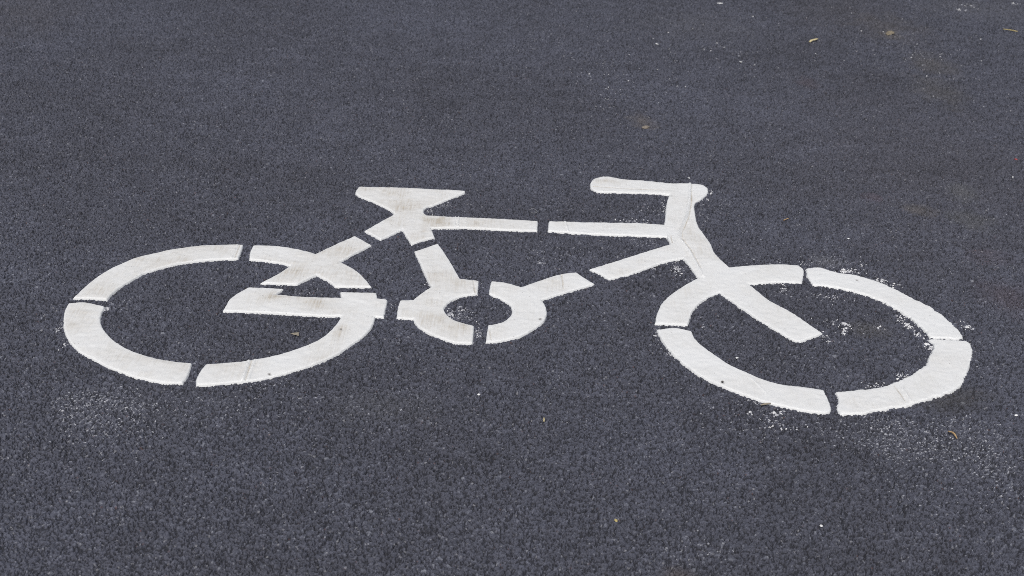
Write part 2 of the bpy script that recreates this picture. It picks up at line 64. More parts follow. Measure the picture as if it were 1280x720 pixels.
def asphalt_relief():
    h = np.full(NX * NY, -0.0048, np.float32)
    tint = np.zeros(NX * NY, np.float32)
    area = (RX1 - RX0) * (RY1 - RY0)
    for r_lo, r_hi, n_m2, lift in ((.0008, .0015, 58000, -.0013), (.0013, .0023, 36000, -.0004), (.0021, .0035, 11000, .0000), (.0034, .0055, 900, .0002)):
        n = int(area * n_m2)
        cx = rng.uniform(RX0, RX1, n); cy = rng.uniform(RY0, RY1, n)
        r = rng.uniform(r_lo, r_hi, n); asp = rng.uniform(.62, 1.0, n); th = rng.uniform(0, math.pi, n)
        top = rng.normal(lift, .00055, n); tx = rng.normal(0, .17, n); ty = rng.normal(0, .17, n)
        tn = rng.uniform(0, 1, n).astype(np.float32)
        # smoother, tighter places and more open ones
        top += -.0011 * np.clip(fbm(cx, cy, .14, 50) * 1.8 - .05, 0, 1) * rng.uniform(0, 2.2, n) + .0006 * value_noise(cx, cy, .014, 51)
        ct, st = np.cos(th), np.sin(th)
        i0 = np.floor((cx - RX0) / RES).astype(np.int64); j0 = np.floor((cy - RY0) / RES).astype(np.int64)
        k = int(math.ceil(r_hi / RES))
        for dj in range(-k, k + 1):
            for di in range(-k, k + 1):
                ii = i0 + di; jj = j0 + dj
                ox = RX0 + (ii + .5) * RES - cx; oy = RY0 + (jj + .5) * RES - cy
                a = (ox * ct + oy * st) / r; b = (-ox * st + oy * ct) / (r * asp)
                d = np.maximum(np.abs(a) + .42 * np.abs(b), np.abs(b) + .42 * np.abs(a)) * .88
                ok = (d < 1) & (ii >= 0) & (ii < NX) & (jj >= 0) & (jj < NY)
                z = (top + ox * tx + oy * ty - r * .60 * d ** 5)[ok].astype(np.float32)
                idx = (jj * NX + ii)[ok]
                np.maximum.at(h, idx, z)
                hit = h[idx] == z
                tint[idx[hit]] = tn[ok][hit]
    h = h.reshape(NY, NX)
    # torn seams between the chips: short wandering crevices, more of them in the open-textured places
    n = int(area * 620)
    gx = rng.uniform(RX0 + .1, RX1 - .1, n); gy = rng.uniform(RY0 + .1, RY1 - .1, n)
    keep = rng.random(n) < np.clip(.45 + .9 * fbm(gx, gy, .16, 90), .04, 1); gx, gy = gx[keep], gy[keep]; n = len(gx)
    an = rng.normal(.1, .75, n); ln = rng.gamma(2.2, 3.6, n); wd = rng.uniform(.7, 1.9, n)
    for k in range(22):
        on = k < ln
        for dj in (-1, 0, 1):
            for di in (-1, 0, 1):
                s = on & (math.hypot(di, dj) <= wd)
                i = ((gx[s] - RX0) / RES).astype(int) + di; j = ((gy[s] - RY0) / RES).astype(int) + dj
                np.minimum.at(h, (j, i), np.float32(-.0056 + .0008 * (abs(di) + abs(dj))))
        an = an + rng.normal(0, .38, n); gx = gx + np.cos(an) * RES * .9; gy = gy + np.sin(an) * RES * .9
    return h, tint.reshape(NY, NX)

RELIEF, TINT = asphalt_relief()

def press_down_edges():
    """the hot paint sealed the stones right beside it: no stone stands above the film's edge"""
    for key, poly in OUTLINE.items():
        p = np.array(poly); q = []
        for a, b in zip(p, np.roll(p, -1, 0)):
            k = max(2, int(np.linalg.norm(b - a) / RES)); q.append(a + (b - a) * (np.arange(k) / k)[:, None])
        q = np.concatenate(q); R_ = 8
        lim = -.0024 + .0006 * value_noise(q[:, 0], q[:, 1], .012, 8) + {'K': .0012, 'L': .0009, 'H': .0004}.get(key, 0)
        for dj in range(-R_, R_ + 1):
            for di in range(-R_, R_ + 1):
                d = math.hypot(di, dj)
                if d > R_: continue
                i = ((q[:, 0] - RX0) / RES).astype(int) + di; j = ((q[:, 1] - RY0) / RES).astype(int) + dj
                np.minimum.at(RELIEF, (j, i), (lim + .0022 * (d / R_) ** 3).astype(np.float32))
press_down_edges()

def box_blur(a, k):
    for ax in (0, 1):
        p = np.pad(a, [(k + 1, k) if i == ax else (0, 0) for i in (0, 1)], mode='edge').astype(np.float64)
        c = np.cumsum(p, axis=ax)
        a = (np.take(c, range(2 * k + 1, c.shape[ax]), ax) - np.take(c, range(0, c.shape[ax] - 2 * k - 1), ax)) / (2 * k + 1)
    return a.astype(np.float32)
RELIEF_SOFT = box_blur(box_blur(RELIEF, 2), 2)

def sample(a, x, y):
    u = np.clip((x - RX0) / RES - .5, 0, NX - 1.001); v = np.clip((y - RY0) / RES - .5, 0, NY - 1.001)
    i = u.astype(np.int64); j = v.astype(np.int64); fu = u - i; fv = v - j
    return (a[j, i] * (1 - fu) + a[j, i + 1] * fu) * (1 - fv) + (a[j + 1, i] * (1 - fu) + a[j + 1, i + 1] * fu) * fv

def swell(x, y):
    """long undulation left by the roller"""
    return .0016 * value_noise(x, y, .45, 21) + .0007 * value_noise(x, y, .13, 22)

def road_z(x, y):
    m = np.clip(np.minimum(np.minimum(x - RX0, RX1 - x), np.minimum(y - RY0, RY1 - y)) / .12, 0, 1)
    return (sample(RELIEF, x, y) + swell(x, y)) * m - .0012 * (1 - m)

# ------------------------------------------------------------------ object helpers
def link(name, mesh, parent=None, mat=None):
    o = bpy.data.objects.new(name, mesh); COL.objects.link(o)
    if mat: mesh.materials.append(mat)
    if parent:
        o.parent = parent; o.matrix_parent_inverse = parent.matrix_basis.inverted()
    return o

def mesh_np(name, verts, faces, smooth=True):
    """faces: (n,3) or (n,4) array"""
    me = bpy.data.meshes.new(name); k = faces.shape[1]
    me.vertices.add(len(verts)); me.vertices.foreach_set('co', np.ascontiguousarray(verts, np.float32).ravel())
    me.loops.add(faces.size); me.loops.foreach_set('vertex_index', np.ascontiguousarray(faces, np.int32).ravel())
    me.polygons.add(len(faces)); me.polygons.foreach_set('loop_start', np.arange(0, faces.size, k, dtype=np.int32))
    me.polygons.foreach_set('loop_total', np.full(len(faces), k, np.int32))
    me.update(calc_edges=True); me.validate()
    me.polygons.foreach_set('use_smooth', np.full(len(me.polygons), smooth))
    return me

def attr(me, name, data):
    a = me.attributes.new(name, 'FLOAT', 'POINT'); a.data.foreach_set('value', np.ascontiguousarray(data, np.float32))

def attr_col(me, name, data):
    a = me.attributes.new(name, 'FLOAT_COLOR', 'POINT'); a.data.foreach_set('color', np.ascontiguousarray(data, np.float32).ravel())

def tag(o, label, cat, group=None):
    o['label'] = label; o['category'] = cat
    if group: o['group'] = group
    return o

def empty(name, loc):
    o = bpy.data.objects.new(name, None); o.location = loc; o.empty_display_size = .1; COL.objects.link(o); return o

# ------------------------------------------------------------------ materials
def new_mat(name):
    m = bpy.data.materials.new(name); m.use_nodes = True
    nt = m.node_tree; b = nt.nodes['Principled BSDF']
    def N(t, **kw):
        n = nt.nodes.new(t)
        for k, v in kw.items():
            if k in n.inputs: n.inputs[k].default_value = v
            else: setattr(n, k, v)
        return n
    return m, nt, b, N, nt.links.new

def ramp(N, L, src, stops):
    r = N('ShaderNodeValToRGB'); e = r.color_ramp.elements
    while len(e) < len(stops): e.new(.5)
    for el, (p, c) in zip(e, stops):
        el.position = p; el.color = (*c, 1) if len(c) == 3 else c
    L(src, r.inputs[0]); return r

def mixc(N, L, fac, a, b, mode='MIX'):
    m = N('ShaderNodeMix', data_type='RGBA', blend_type=mode)
    for s, i in ((fac, 0), (a, 6), (b, 7)):
        if isinstance(s, (int, float)): m.inputs[i].default_value = s
        elif isinstance(s, tuple): m.inputs[i].default_value = (*s, 1)
        else: L(s, m.inputs[i])
    return m.outputs[2]

def asphalt_material():
    m, nt, b, N, L = new_mat('asphalt')
    pos = N('ShaderNodeNewGeometry').outputs['Position']
    st = N('ShaderNodeAttribute', attribute_name='stone').outputs['Fac']
    sn = N('ShaderNodeAttribute', attribute_name='stain')
    # bitumen film on the stones, worn a little paler on some of them
    base = ramp(N, L, st, [(0, (.026, .0275, .037)), (.07, (.046, .049, .065)), (.18, (.062, .066, .088)), (.70, (.073, .0775, .103)), (.88, (.092, .098, .127)), (.96, (.125, .133, .163)), (1, (.20, .21, .24))]).outputs[0]
    fine = N('ShaderNodeTexNoise', Scale=520.0, Detail=3.0, Roughness=.65); L(pos, fine.inputs['Vector'])
    c1 = mixc(N, L, .7, base, ramp(N, L, fine.outputs['Fac'], [(.3, (.5, .5, .51)), (.7, (1.5, 1.5, 1.5))]).outputs[0], 'MULTIPLY')
    big = N('ShaderNodeTexNoise', Scale=1.3, Detail=4.0, Roughness=.6); L(pos, big.inputs['Vector'])
    c2 = mixc(N, L, .8, c1, ramp(N, L, big.outputs['Fac'], [(.32, (.84, .825, .82)), (.68, (1.18, 1.19, 1.22))]).outputs[0], 'MULTIPLY')
    mid = N('ShaderNodeTexNoise', Scale=11.0, Detail=3.0); L(pos, mid.inputs['Vector'])
    c3 = mixc(N, L, .6, c2, ramp(N, L, mid.outputs['Fac'], [(.3, (.80, .80, .80)), (.7, (1.2, 1.2, 1.2))]).outputs[0], 'MULTIPLY')
    # rare pale and rusty grains
    v = N('ShaderNodeTexVoronoi', Scale=300.0); L(pos, v.inputs['Vector'])
    vc = N('ShaderNodeSeparateColor'); L(v.outputs['Color'], vc.inputs[0])
    pale = ramp(N, L, vc.outputs[0], [(.985, (0, 0, 0)), (.990, (.8, .8, .8))]).outputs[0]
    tintc = mixc(N, L, vc.outputs[1], (.16, .165, .19), (.26, .265, .29))
    c4 = mixc(N, L, pale, c3, tintc)
    rust = ramp(N, L, vc.outputs[2], [(.9994, (0, 0, 0)), (.9997, (.4, .4, .4))]).outputs[0]
    c5 = mixc(N, L, rust, c4, (.16, .075, .06))
    c6 = mixc(N, L, sn.outputs['Alpha'], c5, sn.outputs['Color'])
    L(c6, b.inputs['Base Color'])
    L(ramp(N, L, fine.outputs['Fac'], [(.2, (.62,) * 3), (.8, (.88,) * 3)]).outputs[0], b.inputs['Roughness'])
    b.inputs['Specular IOR Level'].default_value = .42
    bump = N('ShaderNodeBump', Strength=.8, Distance=.0012); L(fine.outputs['Fac'], bump.inputs['Height'])
    v2 = N('ShaderNodeTexVoronoi', Scale=190.0); L(pos, v2.inputs['Vector'])
    bump2 = N('ShaderNodeBump', Strength=.35, Distance=.0014, invert=True); L(v2.outputs['Distance'], bump2.inputs['Height']); L(bump.outputs[0], bump2.inputs['Normal'])
    L(bump2.outputs[0], b.inputs['Normal'])
    return m

def paint_material():
    m, nt, b, N, L = new_mat('white_road_paint')
    pos = N('ShaderNodeNewGeometry').outputs['Position']
    soil_shade = N('ShaderNodeAttribute', attribute_name='soil_shade').outputs['Fac']
    pit = N('ShaderNodeAttribute', attribute_name='pit').outputs['Fac']
    # brushed-on grime and painted groove shade: soft clouds plus streaks along the travel direction
    cl = N('ShaderNodeTexNoise', Scale=14.0, Detail=6.0, Roughness=.65); L(pos, cl.inputs['Vector'])
    mp = N('ShaderNodeMapping'); mp.inputs['Scale'].default_value = (230, 14, 1); mp.inputs['Rotation'].default_value = (0, 0, .08); L(pos, mp.inputs['Vector'])
    stn = N('ShaderNodeTexNoise', Scale=1.0, Detail=3.0); L(mp.outputs[0], stn.inputs['Vector'])
    sp = N('ShaderNodeTexNoise', Scale=330.0, Detail=2.0); L(pos, sp.inputs['Vector'])
    a = ramp(N, L, cl.outputs['Fac'], [(.38, (0,) * 3), (.72, (1,) * 3)]).outputs[0]
    s = ramp(N, L, stn.outputs['Fac'], [(.4, (.3,) * 3), (.66, (1,) * 3)]).outputs[0]
    f = N('ShaderNodeMath', operation='MULTIPLY'); L(a, f.inputs[0]); L(s, f.inputs[1])
    f1 = N('ShaderNodeMath', operation='MULTIPLY_ADD'); L(f.outputs[0], f1.inputs[0]); f1.inputs[1].default_value = .8; f1.inputs[2].default_value = .2
    f2 = N('ShaderNodeMath', operation='MULTIPLY', use_clamp=True); L(f1.outputs[0], f2.inputs[0]); L(soil_shade, f2.inputs[1])
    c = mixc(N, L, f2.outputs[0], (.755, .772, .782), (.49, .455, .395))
    specks = ramp(N, L, sp.outputs['Fac'], [(.30, (.84, .83, .81)), (.40, (1, 1, 1))]).outputs[0]
    c = mixc(N, L, .5, c, specks, 'MULTIPLY')
    # pinholes where air escaped through the film
    pv = N('ShaderNodeTexVoronoi', Scale=120.0); L(pos, pv.inputs['Vector'])
    ps = N('ShaderNodeSeparateColor'); L(pv.outputs['Color'], ps.inputs[0])
    pr = ramp(N, L, ps.outputs[0], [(.93, (0,) * 3), (.95, (1,) * 3)]).outputs[0]
    pd = ramp(N, L, pv.outputs['Distance'], [(.10, (.62,) * 3), (.24, (0,) * 3)]).outputs[0]
    c = mixc(N, L, mixc(N, L, 1.0, pr, pd, 'MULTIPLY'), c, (.26, .25, .235))
    c = mixc(N, L, pit, c, (.10, .09, .08))
    L(c, b.inputs['Base Color'])
    b.inputs['Roughness'].default_value = .62; b.inputs['Specular IOR Level'].default_value = .35
    bump = N('ShaderNodeBump', Strength=.45, Distance=.0008); L(sp.outputs['Fac'], bump.inputs['Height'])
    nn = N('ShaderNodeTexNoise', Scale=70.0, Detail=3.0); L(pos, nn.inputs['Vector'])
    b2 = N('ShaderNodeBump', Strength=.25, Distance=.002); L(nn.outputs['Fac'], b2.inputs['Height']); L(bump.outputs[0], b2.inputs['Normal'])
    L(b2.outputs[0], b.inputs['Normal'])
    return m

def plain_material(name, lo, hi, scale=400.0, rough=.7):
    m, nt, b, N, L = new_mat(name)
    pos = N('ShaderNodeNewGeometry').outputs['Position']
    n = N('ShaderNodeTexNoise', Scale=scale, Detail=3.0); L(pos, n.inputs['Vector'])
    L(ramp(N, L, n.outputs['Fac'], [(.35, lo), (.65, hi)]).outputs[0], b.inputs['Base Color'])
    b.inputs['Roughness'].default_value = rough
    bump = N('ShaderNodeBump', Strength=.4, Distance=.0008); L(n.outputs['Fac'], bump.inputs['Height']); L(bump.outputs[0], b.inputs['Normal'])
    return m

def residue_material():
    m, nt, b, N, L = new_mat('paint_residue')
    w = N('ShaderNodeAttribute', attribute_name='white').outputs['Fac']
    L(ramp(N, L, w, [(0, (.15, .158, .19)), (.5, (.36, .37, .41)), (1, (.78, .785, .79))]).outputs[0], b.inputs['Base Color'])
    b.inputs['Roughness'].default_value = .6
    return m

M_ASPHALT, M_PAINT, M_RES = asphalt_material(), paint_material(), residue_material()

# ------------------------------------------------------------------ the road: one sheet, dense where the relief can be seen
def build_road():
    f_px, H = 1360.0, 1.4
    ys = [1.38]
    while ys[-1] < 6.6:
        y = ys[-1]; ys.append(y + max(.0020, .44 * (y * y + H * H) / (H * f_px)))
    yy = np.array([-300, -80, -20, -6, -1.5, .3, .9, 1.2, 1.32] + ys + [6.72, 6.85, 7.1, 7.6, 9, 13, 25, 60, 150, 320])
    half = 2100 // 2
    s = np.linspace(-1, 1, 2 * half + 1)
    w = np.clip(.62 + .325 * yy, 1.05, 2.9)
    add = np.array([.02, .06, .15, .4, 1, 3, 9, 30, 90, 300])
    X = np.concatenate([-(w[:, None] + add[::-1][None]), s[None] * w[:, None], w[:, None] + add[None]], 1)
    Y = np.repeat(yy[:, None], X.shape[1], 1)
    x, y = X.ravel(), Y.ravel()
    z = road_z(x, y)
    n, k = X.shape
    idx = np.arange(n * k).reshape(n, k)
    faces = np.stack([idx[:-1, :-1].ravel(), idx[:-1, 1:].ravel(), idx[1:, 1:].ravel(), idx[1:, :-1].ravel()], 1)
    me = mesh_np('road', np.stack([x, y, z], 1), faces, smooth=False)
    i = np.clip(((x - RX0) / RES).astype(int), 0, NX - 1); j = np.clip(((y - RY0) / RES).astype(int), 0, NY - 1)
    t = TINT[j, i]
    out = (x < RX0) | (x > RX1) | (y < RY0) | (y > RY1)
    t[out] = .5
    attr(me, 'stone', t)
    col = np.zeros((len(x), 4)); col[:, :3] = .06
    for (cx, cy), rx, ry, c, k_ in STAIN:
        d = np.hypot((x - cx) / rx, (y - cy) / ry)
        m = d < 2.2
        xm, ym = x[m], y[m]
        g = np.clip(1.15 - d[m] + .55 * fbm(xm, ym, .05, 77), 0, 1) * k_ * (.55 + .45 * t[m])
        keep = g > col[m, 3]
        sub = col[m]; sub[keep, :3] = c; sub[keep, 3] = g[keep]; col[m] = sub
    attr_col(me, 'stain', col)
    o = link('road', me, None, M_ASPHALT); o['kind'] = 'structure'
    o['label'] = 'dark grey fresh asphalt road surface with coarse open grain'
    return o
build_road()

# ------------------------------------------------------------------ the painted symbol
ROUGH = {'A': .45, 'B': .55, 'C': .5, 'D': .5, 'E': .5, 'F': .5, 'G': .5, 'H': .7, 'J': .75, 'K': 1.7, 'L': 1.5}
SOIL = {'A': .95, 'B': .85, 'C': .65, 'D': .9, 'E': .8, 'F': .85, 'G': .5, 'H': .45, 'J': .34, 'K': .28, 'L': .34}

def resample(poly, step):
    """dense outline: gently rounded where the trace bends a little, sharp at real corners"""
    p = np.array(poly); n = len(p); out = []
    d_in = p - np.roll(p, 1, 0); d_out = np.roll(p, -1, 0) - p
    ang = np.abs((np.arctan2(d_out[:, 1], d_out[:, 0]) - np.arctan2(d_in[:, 1], d_in[:, 0]) + math.pi) % (2 * math.pi) - math.pi)
    corner = ang > math.radians(48)
    def tangent(i):
        t = p[(i + 1) % n] - p[i - 1]; return t / (np.linalg.norm(t) + 1e-9)
    for i in range(n):
        j = (i + 1) % n; L = np.linalg.norm(p[j] - p[i]); k = max(2, int(L / step))
        u = (p[j] - p[i]) / (L + 1e-9)
        m0 = (u if corner[i] else tangent(i)) * L; m1 = (u if corner[j] else tangent(j)) * L
        t = (np.arange(k) / k)[:, None]
        out.append((2*t**3-3*t**2+1)*p[i] + (t**3-2*t**2+t)*m0 + (-2*t**3+3*t**2)*p[j] + (t**3-t**2)*m1)
    q = np.concatenate(out)
    return q

def signed_area(q):
    return .5 * np.sum(q[:, 0] * np.roll(q[:, 1], -1) - q[:, 1] * np.roll(q[:, 0], -1))

def piece(key):
    """one stencil opening filled with paint: verts, triangles (top), outline loop and attributes"""
    q = resample(OUTLINE[key], .0028)
    if signed_area(q) < 0: q = q[::-1]
    t = np.roll(q, -1, 0) - np.roll(q, 1, 0); t /= np.linalg.norm(t, axis=1)[:, None] + 1e-9
    nrm = np.stack([t[:, 1], -t[:, 0]], 1)                     # outward
    a = ROUGH[key]
    low = value_noise(q[:, 0], q[:, 1], .028, 31) ; mid = value_noise(q[:, 0], q[:, 1], .010, 32); hi = value_noise(q[:, 0], q[:, 1], .0045, 33)
    # the paint runs into the gaps between the stones and stops at their flanks
    flow = -np.clip(sample(RELIEF - RELIEF_SOFT, q[:, 0], q[:, 1]) / .001, -1.5, 1.5)
    off = .0009 * a * mid + .0006 * a * hi + .0012 * max(0, a - .6) * low + .00035 * a * flow
    q = q + nrm * off[:, None]
    base_n = len(q)
    x0, y0 = q.min(0); x1, y1 = q.max(0); g = .0048
    gx, gy = np.meshgrid(np.arange(x0, x1, g), np.arange(y0, y1, g * .866)); gx = gx + (np.arange(gx.shape[0]) % 2 * g / 2)[:, None]
    pts = np.stack([gx.ravel(), gy.ravel()], 1); pts += rng.uniform(-.0008, .0008, pts.shape)
    pts = pts[inside(pts[:, 0], pts[:, 1], q)]
    d = seg_dist(pts[:, 0], pts[:, 1], q, True)
    pts = pts[d > .0035]
    # rings just inside the edge so that the lip of the paint is modelled
    rings = []
    for inset in (.0011, .0026):
        r = q - nrm * inset
        r = r[inside(r[:, 0], r[:, 1], q)]; dd = seg_dist(r[:, 0], r[:, 1], q, True); rings.append(r[dd > inset * .8])
    # grooves and ridges get their own points
    for line, wd, hh in RIDGE:
        ln = np.array(line); seg = []
        for p0, p1 in zip(ln[:-1], ln[1:]):
            k = max(2, int(np.linalg.norm(p1 - p0) / .003)); tt = np.arange(k)[:, None] / k
            c = p0 + (p1 - p0) * tt; nn = np.array([-(p1 - p0)[1], (p1 - p0)[0]]) / np.linalg.norm(p1 - p0)
            for o_ in (-1, -.5, 0, .5, 1): seg.append(c + nn * o_ * wd)
        seg = np.concatenate(seg); seg = seg[inside(seg[:, 0], seg[:, 1], q)]
        if len(seg):
            dd = seg_dist(seg[:, 0], seg[:, 1], q, True); rings.append(seg[dd > .002])
    allp = np.concatenate([q, pts] + rings)
    vs, es, fs, ov, oe, of = delaunay_2d_cdt([Vector(p) for p in allp], [(i, (i + 1) % base_n) for i in range(base_n)], [list(range(base_n))], 1, 2e-4)
    v = np.array([tuple(p) for p in vs]); f = np.array(fs, dtype=np.int64)
    # boundary edges of the triangulation give the outline loop
    e = np.concatenate([f[:, [0, 1]], f[:, [1, 2]], f[:, [2, 0]]])
    key_ = np.sort(e, 1); _, inv, cnt = np.unique(key_, axis=0, return_inverse=True, return_counts=True)
    border = e[cnt[inv.ravel()] == 1]
    x, y = v[:, 0], v[:, 1]
    d = seg_dist(x, y, q, True)
    # thickness: 3 mm film, rounded lip, in places a lower skirt where the stencil was lifted
    rise = 1 - (1 - np.clip(d / .0030, 0, 1)) ** 2
    skirt = np.clip(value_noise(x, y, .07, 61) * 2.0 + .1, 0, 1)
    step = np.clip((d - .0045) / .003, 0, 1); step = step * step * (3 - 2 * step)
    thick = .0007 + .0022 * rise - .0007 * skirt * (1 - step) * rise
    z = swell(x, y) + thick + .45 * (sample(RELIEF_SOFT, x, y) + .0018) + .00022 * value_noise(x, y, .012, 62) + .0005 * value_noise(x, y, .05, 63)
    soil_shade = np.full(len(x), SOIL[key]) * (.8 + .5 * value_noise(x, y, .11, 64))
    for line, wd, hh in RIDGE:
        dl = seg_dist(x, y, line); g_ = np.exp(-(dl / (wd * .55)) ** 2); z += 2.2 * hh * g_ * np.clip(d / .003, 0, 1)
        soil_shade = soil_shade + 1.5 * g_ if hh < 0 else soil_shade * (1 - .9 * g_)  # shade beside the ridges is put into the colour along grooves; crests stay paler
    for (cx, cy), rx, ry, s in SMEAR:
        soil_shade += 1.15 * s * np.exp(-((x - cx) / rx) ** 2 - ((y - cy) / ry) ** 2)
    soil_shade *= np.clip(.25 + d / .008, 0, 1)
    pit = np.zeros(len(x))
    for cx, cy in PIT:
        g_ = np.clip(1.6 - np.hypot(x - cx, (y - cy) * .6) / .0022, 0, 1); pit = np.maximum(pit, g_); z -= .0012 * g_
    return v, f, border, z, np.clip(soil_shade, 0, 2.2), pit

def tidy(f, lab):
    """each part stays one connected patch: stray slivers join the patch beside them"""
    owner = {}; nb = [[] for _ in f]
    for n, tri in enumerate(f):
        for a, b in ((tri[0], tri[1]), (tri[1], tri[2]), (tri[2], tri[0])):
            o = owner.setdefault((min(a, b), max(a, b)), n)
            if o != n: nb[n].append(o); nb[o].append(n)
    for _ in range(2):
        seen = np.zeros(len(f), bool); comps = []
        for s in range(len(f)):
            if seen[s]: continue
            st, comp = [s], []; seen[s] = True
            while st:
                i = st.pop(); comp.append(i)
                for j in nb[i]:
                    if not seen[j] and lab[j] == lab[i]: seen[j] = True; st.append(j)
            comps.append(comp)
        big = {}
        for cpt in comps: big[lab[cpt[0]]] = max(big.get(lab[cpt[0]], 0), len(cpt))
        for cpt in comps:
            if len(cpt) < big[lab[cpt[0]]]:
                around = [lab[j] for i in cpt for j in nb[i] if lab[j] != lab[i]]
                if around: lab[cpt] = max(set(around), key=around.count)
    return lab

def split_piece(key, classify):
    """paint of one stencil opening cut into the parts it stands for; returns {part key: mesh}"""
    v, f, border, z, soil_shade, pit = piece(key)
    c = v[f].mean(1); lab = classify(c[:, 0], c[:, 1]); res = {}
    lab = tidy(f, lab)
    fmap = {}
    for n, tri in enumerate(f):
        for a, b in ((tri[0], tri[1]), (tri[1], tri[2]), (tri[2], tri[0])): fmap[(a, b)] = n
    for part in sorted(set(lab)):
        fi = np.where(lab == part)[0]
        if len(fi) < 4: continue
        tri = f[fi]; be = np.array([e for e in border if lab[fmap[tuple(e)]] == part]).reshape(-1, 2)
        used = np.unique(tri); m = -np.ones(len(v), np.int64); m[used] = np.arange(len(used))
        top = np.stack([v[used, 0], v[used, 1], z[used]], 1)
        faces = [m[tri]]; verts = [top]; so = [soil_shade[used]]; pi = [pit[used]]
        if len(be):
            # flank of the film, spreading a little as it runs down between the stones
            bu = np.unique(be); nb = np.zeros((len(v), 2))
            for a, b in be:
                t = v[b] - v[a]; nn = np.array([t[1], -t[0]]); nn /= np.linalg.norm(nn) + 1e-9
                nb[a] += nn; nb[b] += nn
            nb /= np.linalg.norm(nb, axis=1)[:, None] + 1e-9
            bm = -np.ones(len(v), np.int64); bm[bu] = np.arange(len(bu)) + len(used)
            low = v[bu] + nb[bu] * (.0009 + .0009 * rng.random((len(bu), 1)) * ROUGH[key])
            verts.append(np.stack([low[:, 0], low[:, 1], swell(low[:, 0], low[:, 1]) - .0045], 1))
            so.append(soil_shade[bu] * .1); pi.append(np.zeros(len(bu)))
            a, b = be[:, 0], be[:, 1]
            faces += [np.stack([m[a], bm[a], bm[b]], 1), np.stack([m[a], bm[b], m[b]], 1)]
        me = mesh_np('paint', np.concatenate(verts), np.concatenate(faces))
        attr(me, 'soil_shade', np.concatenate(so)); attr(me, 'pit', np.concatenate(pi))
        me.materials.append(M_PAINT)
        res[part] = me
    return res

def by_region(default, *rules):
    """rules: (region key, part key); the first region that holds a face names its part"""
    def f(x, y):
        lab = np.full(len(x), default, dtype='U24'); free = np.ones(len(x), bool)
        for reg, part in rules:
            m = inside(x, y, REGION[reg]) & free; lab[m] = part; free &= ~m
        return lab
    return f

marking = empty('bicycle_marking', (0.0, 2.85, 0.0))
tag(marking, 'thick white painted bicycle symbol on the dark asphalt', 'road marking')
bpy.context.view_layer.update()
groups = {}
for nm, loc in (('rear_wheel', (*REAR_HUB, 0)), ('front_wheel', (*FRONT_HUB, 0)), ('chain_ring', (-.073, 2.76, 0))):
    e = empty(nm, (0, 0, 0)); e.parent = marking; e.location = Vector(loc) - marking.location; groups[nm] = e
bpy.context.view_layer.update()

def put(me, name, parent, label=None):
    o = bpy.data.objects.new(name, me); COL.objects.link(o); me.name = name
    o.parent = parent; o.matrix_parent_inverse = parent.matrix_world.inverted()
    if label: o['label'] = label
    return o

def d_rule(x, y):
    lab = by_region('arc', ('D_stay', 'stay'))(x, y)
    cx = np.array(REGION['D_stay'])[:, 0].mean()
    lab[(lab == 'arc') & (x > cx)] = 'arc_end'
    return lab
c_rule = by_region('arc', ('C_stay', 'stay'))
def h_rule(x, y):
    lab = by_region('arc', ('H_bar', 'bar'), ('H_grip', 'grip'), ('H_tube', 'tube'), ('H_fork', 'fork'))(x, y)
    lab[(lab == 'arc') & (x > .56)] = 'arc_end'
    return lab
one = lambda x, y: np.full(len(x), 'arc', dtype='U24')

rw, fw, cr = groups['rear_wheel'], groups['front_wheel'], groups['chain_ring']
for k in 'AB': put(split_piece(k, one)['arc'], 'wheel_segment', rw)
r = split_piece('C', c_rule); put(r['arc'], 'wheel_segment', rw); put(r['stay'], 'chain_stay', marking)
r = split_piece('D', d_rule); put(r['arc'], 'wheel_segment', rw); put(r['arc_end'], 'wheel_segment', rw); put(r['stay'], 'seat_stay', marking)
r = split_piece('E', by_region('post', ('E_saddle', 'saddle'), ('E_bar', 'bar'), ('E_stay', 'stay')))
put(r['saddle'], 'saddle', marking); put(r['post'], 'seat_post', marking, 'seat post soiled with brown streaks'); put(r['bar'], 'crossbar', marking, 'rear half of the crossbar with a grey smear'); put(r['stay'], 'seat_stay', marking)
r = split_piece('F', by_region('ring', ('F_tube', 'tube'), ('F_stub', 'stub')))
put(r['ring'], 'ring_half', cr); put(r['tube'], 'seat_tube', marking); put(r['stub'], 'chain_stay', marking)
r = split_piece('G', by_region('ring', ('G_tube', 'tube')))
put(r['ring'], 'ring_half', cr); put(r['tube'], 'down_tube', marking)
r = split_piece('H', h_rule)
put(r['bar'], 'crossbar', marking); put(r['grip'], 'handlebar', marking, 'handlebar with a raised ridge of paint down its stem'); put(r['tube'], 'down_tube', marking); put(r['fork'], 'fork', marking)
put(r['arc'], 'wheel_segment', fw); put(r['arc_end'], 'wheel_segment', fw)
for k in 'JKL': put(split_piece(k, one)['arc'], 'wheel_segment', fw)

